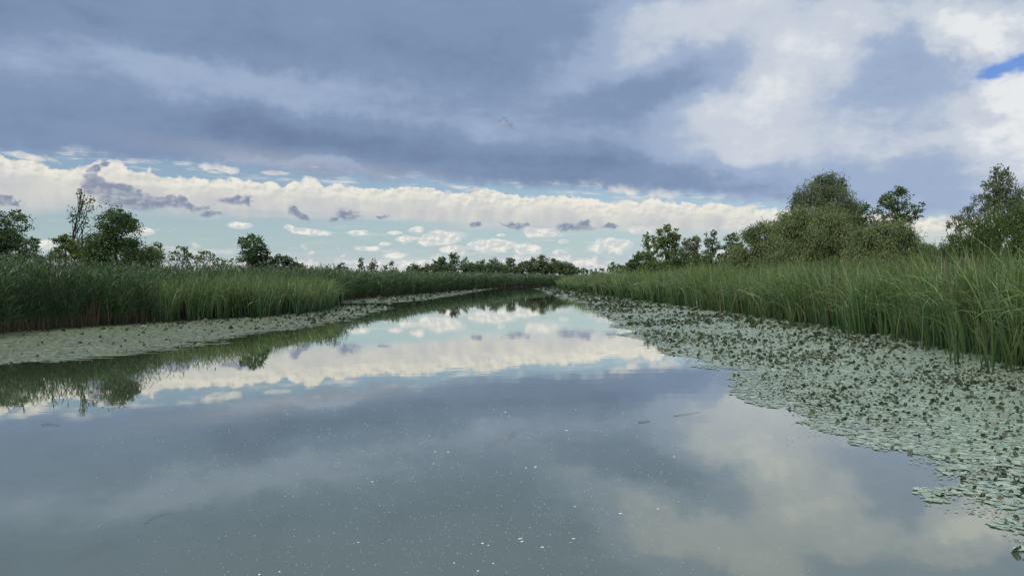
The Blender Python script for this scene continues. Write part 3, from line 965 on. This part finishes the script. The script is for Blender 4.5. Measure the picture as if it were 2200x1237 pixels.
GLW = 'low thicket behind the tall leafy reeds'
tree('leafy_tree', 'dense dark tree behind the thickest leafy reeds, spilling over a leafy twig', 55,
     [(5, 505, 38), (40, 480, 22), (15, 545, 48), (55, 540, 26), (-60, 525, 60), (-40, 480, 34), (0, 470, 14), (-110, 510, 55), (70, 522, 10), (34, 460, 10)], 'dark', cover=4.4)
tree('slender_sapling', 'thin sapling with small separate leaf sprays beside the dense dark tree', 58, [(74, 530, 9), (66, 545, 12), (80, 518, 6), (72, 560, 16)], 'dark', cover=2.6, tr=.04)
tree('half_dead_tree', 'tall thin half dead tree with bare twigs and few leaves', 75,
     [(172, 414, 7), (162, 456, 13), (185, 446, 14), (196, 430, 7), (155, 470, 9), (176, 470, 13), (166, 490, 9), (186, 485, 7), (160, 520, 9), (178, 428, 9), (150, 505, 6)],
     'mid', cover=1.25, trunk=158, tr=0.2, fill=False,
     bare=[(166, 520, 204, 484), (165, 530, 198, 512), (165, 540, 192, 532), (170, 470, 166, 405), (172, 460, 181, 408), (174, 450, 190, 420), (168, 500, 150, 450), (164, 530, 205, 500), (172, 440, 176, 400), (182, 440, 204, 424), (163, 545, 186, 545)])
tree('round_bush', 'yellowish bush around the foot of the half dead tree', 60, [(140, 532, 24), (162, 546, 24), (124, 548, 16), (182, 552, 22), (140, 515, 12)], 'light', cat_='bush')
tree('round_tree', 'round dark crowned tree next to the half dead tree', 58,
     [(250, 490, 40), (236, 477, 22), (274, 482, 22), (214, 522, 28), (228, 542, 38), (266, 547, 34), (258, 470, 16), (205, 545, 24)], 'dark', cover=6.4)
tree('spreading_bush', 'bush sloping down from the round dark tree', 62, [(300, 546, 26), (325, 556, 22), (286, 562, 28), (280, 535, 16)], 'mid', cat_='bush')
tree('small_tree', 'small pale leaved tree at the end of the sloping bush', 64, [(336, 538, 13), (346, 552, 11), (330, 556, 13), (340, 526, 7)], 'light', cover=3.2)
tree('shrub', 'twin topped shrub between the pale small tree and the low thicket', 66, [(374, 552, 11), (392, 546, 15), (402, 556, 13), (396, 536, 7)], 'mid', cover=3.2, cat_='bush')
tree('shrub', 'thin open shrub with upright twigs in the low thicket', 68, [(424, 556, 11), (440, 551, 12), (434, 542, 6)], 'light', cover=2.4, cat_='bush')
tree('shrub', 'low yellowish shrub beside the compact dark tree', 68, [(460, 556, 11), (472, 564, 11), (490, 566, 13)], 'light', cover=2.8, cat_='bush')
tree('compact_tree', 'compact dark tree standing alone above the reeds', 70,
     [(540, 532, 25), (525, 522, 12), (556, 527, 13), (570, 544, 11), (535, 552, 22), (560, 550, 16), (540, 512, 8), (548, 562, 20)], 'dark', cover=5.0, clump=.26)
tree('low_bush', 'low dark bush sloping away from the compact dark tree', 72, [(600, 566, 18), (625, 572, 16), (582, 568, 16), (640, 578, 12), (612, 558, 9)], 'dark', cat_='bush')
tree('small_tree', 'tiny rounded tree over the middle of the reed bank', 150, [(735, 572, 8), (728, 577, 7), (742, 578, 7)], 'far', cover=3.6, leafpx=1.3)
tree('slim_tree', 'slim upright tree, the slimmer of a pair over the reeds', 150, [(775, 564, 6), (776, 557, 4), (776, 575, 7), (771, 570, 4)], 'far', cover=3.2, leafpx=1.2)
tree('slim_tree', 'wider ragged tree, partner of the slim upright one over the reeds', 152, [(798, 569, 7), (803, 562, 6), (795, 576, 7), (808, 573, 5)], 'far', cover=3.0, leafpx=1.2)
tree('slim_tree', 'ragged little tree with a low bushy side beyond the pair', 155, [(838, 571, 7), (826, 578, 7), (842, 564, 4), (848, 578, 5)], 'far', cover=3.0, leafpx=1.2)
tree('small_tree', 'rounded dark tree before the start of the far wood', 260, [(890, 577, 10), (898, 575, 8), (882, 580, 7)], 'far', leafpx=1.3)
tree('small_tree', 'narrow dark tree touching the far wood', 262, [(914, 577, 7), (917, 571, 4), (910, 581, 6)], 'far', leafpx=1.2)
GF = 'trees of the far wood'
for D_, lobes_, lb in (
        (330, [(945, 566, 14), (955, 573, 13), (936, 576, 10), (950, 556, 7)], 'wide bushy tree opening the far wood'),
        (335, [(976, 557, 10), (981, 549, 6), (974, 570, 11), (970, 549, 5)], 'tallest open crowned tree of the far wood'),
        (332, [(1000, 565, 8), (1003, 574, 10), (1001, 556, 4)], 'narrow tree next to the tallest of the far wood'),
        (338, [(1018, 576, 10), (1026, 572, 8)], 'low tree in the dip of the far wood'),
        (330, [(1036, 570, 9), (1038, 561, 4), (1034, 578, 10)], 'pointed tree in the middle of the far wood'),
        (326, [(1062, 575, 18), (1060, 567, 10), (1072, 572, 10), (1050, 580, 8)], 'broad brownish tree in the middle of the far wood'),
        (334, [(1095, 572, 14), (1100, 565, 9), (1086, 577, 9)], 'square topped tree of the far wood'),
        (334, [(1120, 573, 9), (1124, 566, 6), (1116, 579, 8)], 'thin gapped tree of the far wood'),
        (330, [(1142, 566, 11), (1134, 575, 11), (1145, 557, 5)], 'tall ragged tree before the dense end of the far wood'),
        (328, [(1165, 563, 13), (1158, 573, 13), (1172, 573, 12), (1166, 553, 5)], 'tall broad tree at the dense end of the far wood'),
        (330, [(1190, 568, 12), (1186, 577, 11), (1197, 575, 9)], 'rounded tree sloping from the dense end of the far wood'),
        (326, [(1212, 573, 12), (1224, 577, 11), (1208, 580, 9), (1216, 567, 5)], 'last tall tree of the far wood'),
        (340, [(1246, 586, 6), (1258, 587, 5), (1238, 585, 6)], 'low scrub where the far wood ends'),
        (345, [(1282, 588, 5), (1294, 589, 4), (1272, 588, 4)], 'lowest scrub past the far wood')):
    tree('wood_tree', lb, D_, lobes_, 'far', cover=5.6, leafpx=1.05, group=GF, fill=1.45 if D_ < 339 else 0.8)
tree('small_tree', 'small round tree alone between the far wood and the willows', 210, [(1315, 573, 8), (1312, 580, 6), (1318, 568, 5)], 'dark', leafpx=1.2, cover=3.6)
tree('low_bush', 'brownish low bush at the tail of the willow wood', 170, [(1336, 583, 12), (1350, 578, 10)], 'willow', cat_='bush', leafpx=1.3)
tree('round_bush', 'round dark bush in front of the two pale poplars', 120, [(1380, 562, 22), (1360, 569, 15), (1402, 568, 16), (1372, 550, 10)], 'dark', cat_='bush', leafpx=1.5)
tree('poplar', 'taller pale green poplar with a broad open crown', 130, [(1430, 505, 17), (1435, 530, 24), (1447, 518, 14), (1420, 524, 15), (1450, 502, 11), (1434, 488, 8), (1432, 552, 16)], 'light', cover=5.4, clump=.26, leafpx=1.3)
tree('poplar', 'narrower pale poplar leaning against the taller one', 134, [(1394, 522, 13), (1399, 540, 15), (1389, 507, 7), (1403, 512, 8)], 'light', cover=4.8, leafpx=1.3)
tree('leafy_tree', 'grey green tree with drooping side next to the poplars', 115, [(1485, 524, 15), (1478, 542, 18), (1496, 516, 8), (1474, 520, 8), (1490, 556, 14)], 'grey', cover=5.4, leafpx=1.3)
tree('round_bush', 'dark round bush under the grey green tree', 110, [(1462, 560, 20), (1450, 568, 13), (1474, 566, 14)], 'dark', cat_='bush', leafpx=1.5)
tree('leafy_tree', 'thin pale tree with open top among darker bushes', 112, [(1528, 510, 11), (1536, 528, 13), (1524, 540, 13), (1520, 520, 8), (1534, 500, 6)], 'grey', cover=4.4, leafpx=1.3)
tree('round_bush', 'wide dark bush under the thin pale tree', 105, [(1512, 562, 22), (1535, 562, 18), (1495, 568, 14)], 'dark', cat_='bush', leafpx=1.5)
tree('leafy_tree', 'dark green tree touching the low willow', 105, [(1570, 518, 14), (1562, 542, 18), (1582, 538, 16), (1556, 560, 18), (1576, 506, 6)], 'mid', cover=5.4, leafpx=1.3)
tree('willow', 'low broad olive willow sloping down from the great willow', 80,
     [(1642, 500, 32), (1612, 530, 32), (1660, 540, 46), (1592, 552, 22), (1702, 520, 44), (1618, 492, 12), (1690, 484, 20), (1640, 565, 30)], 'willow', 'weep', cover=6.4, leafpx=1.15)
tree('great_willow', 'great willow, the tallest crown of the wood', 75,
     [(1770, 408, 34), (1742, 420, 28), (1800, 418, 32), (1720, 436, 22), (1822, 448, 26), (1790, 395, 20), (1758, 390, 12)], 'grey', 'weep', cover=6.2, leafpx=1.15, trunk=1790)
tree('willow', 'golden olive weeping willow under the great willow', 70,
     [(1762, 470, 50, 34), (1735, 500, 52), (1795, 500, 48), (1756, 540, 56), (1704, 474, 28), (1710, 545, 34), (1800, 540, 30)], 'willow', 'weep', cover=6.4, leafpx=1.15)
tree('leafy_tree', 'dark green broadleaf tree beside the great willow', 78, [(1842, 482, 36), (1862, 502, 30), (1850, 462, 22), (1838, 530, 38), (1820, 500, 30), (1880, 520, 22)], 'dark', cover=6.2)
tree('leafy_tree', 'open crowned green tree rising behind the rounded willow', 84,
     [(1926, 430, 26), (1910, 452, 26), (1952, 456, 20), (1974, 458, 11), (1930, 412, 12), (1902, 430, 12), (1945, 478, 18), (1918, 480, 24), (1980, 440, 6)], 'mid', cover=3.8, clump=.26)
tree('willow', 'rounded golden olive willow below the open crowned green tree', 60,
     [(1910, 512, 46), (1870, 520, 34), (1950, 522, 32), (1890, 496, 24), (1930, 496, 26), (1980, 545, 24), (1850, 546, 28), (1900, 545, 36)], 'willow', 'weep', cover=6.4, leafpx=1.15)
tree('tall_willow', 'tall airy upright willow with feathery top', 45,
     [(2150, 392, 26), (2132, 412, 24), (2166, 420, 26), (2108, 440, 20), (2182, 442, 22), (2080, 462, 16), (2138, 370, 9), (2152, 455, 34), (2056, 484, 16), (2164, 370, 8), (2210, 430, 26)],
     'grey', 'airy', cover=3.2, leafpx=1.4, clump=.34, fill=False)
tree('willow_bush', 'big dense willow bush beneath the tall airy willow', 38,
     [(2150, 510, 56), (2092, 512, 42), (2060, 540, 32), (2190, 482, 36), (2230, 520, 60), (2038, 545, 20), (2290, 500, 60)], 'mid', 'airy', cover=4.4, cat_='bush')
tree('low_bush', 'low bush in the gap before the dense willow bush', 62, [(2008, 556, 16), (2022, 560, 14)], 'mid', cat_='bush')
GU = 'undergrowth shrubs below the willows'
for k, (px_, D_, lb) in enumerate(((1420, 112, 'low shrub filling in below the two pale poplars'), (1600, 78, 'low olive shrub at the outer foot of the low broad willow'),
                                   (1660, 72, 'low shrub under the middle of the low broad willow'), (1720, 68, 'low olive shrub between the low broad and the weeping willow'),
                                   (1790, 64, 'low shrub under the golden olive weeping willow'), (1850, 58, 'low olive shrub at the foot of the dark broadleaf tree'),
                                   (1960, 54, 'low shrub at the foot of the rounded golden olive willow'))):
    tree('undergrowth_shrub', lb, D_, [(px_, 572, 20), (px_ + 24, 576, 18), (px_ - 22, 576, 16)],
         'willow' if k % 2 else 'mid', cover=4.6, cat_='bush', group=GU)

# ------------------------------------------------------------------ flecks and litter on the water
m_foam, nt, b = mat('foam'); b.inputs['Base Color'].default_value = (0.78, 0.80, 0.76, 1); b.inputs['Roughness'].default_value = 0.8
m_twig, nt, b = mat('wet_twig'); b.inputs['Base Color'].default_value = (0.03, 0.022, 0.015, 1); b.inputs['Roughness'].default_value = 0.5
m_white, nt, b = mat('white_litter'); b.inputs['Base Color'].default_value = (0.85, 0.86, 0.86, 1); b.inputs['Roughness'].default_value = 0.6
random.seed(5)


def fleck(verts, faces, x, y, l, w, rot, z=0.002):
    """an irregular low raft of bubbles"""
    n = 8; i0 = len(verts); ca, sa = math.cos(rot), math.sin(rot)
    verts.append((x, y, z + min(l, w) * 0.35))
    for k in range(n):
        a = 2 * math.pi * k / n; r_ = random.uniform(0.65, 1.15)
        u, v_ = math.cos(a) * l * .5 * r_, math.sin(a) * w * .5 * r_
        verts.append((x + u * ca - v_ * sa, y + u * sa + v_ * ca, z))
    for k in range(n):
        faces.append((i0, i0 + 1 + k, i0 + 1 + (k + 1) % n))


GFM = 'larger foam flecks on the open water'
for px_, py_, l_, w_, rt in ((1118, 1157, .035, .012, .2), (1121, 1163, .035, .012, .6), (1166, 1175, .035, .012, .2), (1232, 1157, .033, .010, .1), (1333, 1103, .036, .014, 0),
                             (1413, 1093, .034, .010, .3), (1037, 1167, .020, .022, 0), (1049, 1171, .014, .012, .4), (1027, 1226, .018, .012, .2), (1217, 924, .05, .012, 0), (1150, 1003, .04, .014, 0),
                             (1130, 1005, .03, .012, 0), (1448, 981, .03, .010, 0), (1235, 1088, .03, .008, 0), (976, 1209, .014, .010, 0), (1060, 1210, .014, .010, 0), (557, 1234, .02, .012, 0),
                             (600, 1228, .018, .010, 0), (800, 1035, .03, .012, .3), (770, 1165, .016, .01, 0), (935, 970, .03, .012, 0), (963, 971, .03, .012, 0), (1085, 885, .045, .012, 0)):
    x, y = gp(px_, py_); vs, fs = [], []
    fleck(vs, fs, 0, 0, l_ * 1.0, w_ * 1.25, rt, 0.0)
    o = link('foam_fleck', np_mesh('foam_fleck', vs, fs, m_foam)); o.location = (x, y, 0.002)
    tag(o, 'small white foam fleck floating on the open water', 'foam', GFM)
vs, fs = [], []
for k in range(2400):
    if k % 3 == 0: cx_, cy_ = random.gauss(950, 380), random.uniform(870, 1250); sp_ = random.choice([12, 30, 70, 140])
    px_, py_ = random.gauss(cx_, sp_), random.gauss(cy_, sp_ * 0.4)
    if not (200 < px_ < 1750 and 870 < py_ < 1300): continue
    x, y = gp(px_, py_)
    s_ = random.choice([.0018, .0022, .0025, .003, .0035, .005]) * (y / 4.5)
    fleck(vs, fs, x, y, s_ * random.uniform(1, 2), s_, random.uniform(0, 3.1))
tag(link('foam_specks', np_mesh('foam_specks', vs, fs, m_foam)), 'fine white foam specks drifting on the dark water', 'foam', kind='stuff')


def twig(label, pts, r_, m_):
    P = [Vector((*gp(px_, py_), 0.004 + h)) for px_, py_, h in pts]
    o = P[0].copy()
    v_, f_ = tube([p - o for p in P], [r_ * (1 - .5 * i / (len(P) - 1)) for i in range(len(P))], 5)
    ob = link('floating_twig', np_mesh('floating_twig', v_, f_, m_)); ob.location = o
    tag(ob, label, 'twig')


twig('long thin dark twig floating near the tip of the lily mat', [(1448, 894, 0), (1475, 890, .004), (1505, 885, .002)], .0022, m_twig)
twig('short dark twig with a pale trailing end on open water', [(1372, 907, .004), (1384, 907, .006), (1396, 905, .001)], .004, m_twig)
twig('curved pale stem floating alone on the shadowed water', [(310, 1126, .001), (330, 1112, .001), (372, 1100, .001)], .0008, m_twig)
twig('bundle of dark debris drifting below the dark tree reflection', [(88, 913, .004), (108, 912, .006), (128, 914, .002)], .003, m_twig)
x, y = gp(2070, 1031)
vs, fs = tube([Vector((-.025, 0, 0)), Vector((-.012, 0, .016)), Vector((.012, .004, .016)), Vector((.028, 0, 0))], [.006, .02, .018, .005], 7)
o = link('seed_pod', np_mesh('seed_pod', vs, fs, m_twig, smooth=True)); o.location = (x, y, .004)
tag(o, 'dark round seed pod floating just off the lily mat', 'seed pod')
x, y = gp(2138, 994)
vs, fs = tube([Vector((-.012, 0, .05)), Vector((-.006, 0, .02)), Vector((0, 0, .004)), Vector((.03, -.004, .002))], [.002, .006, .008, .003], 5)
o = link('white_feather', np_mesh('white_feather', vs, fs, m_white)); o.location = (x, y, .016)
tag(o, 'small bent white feather lying on the pale lily pads', 'feather')
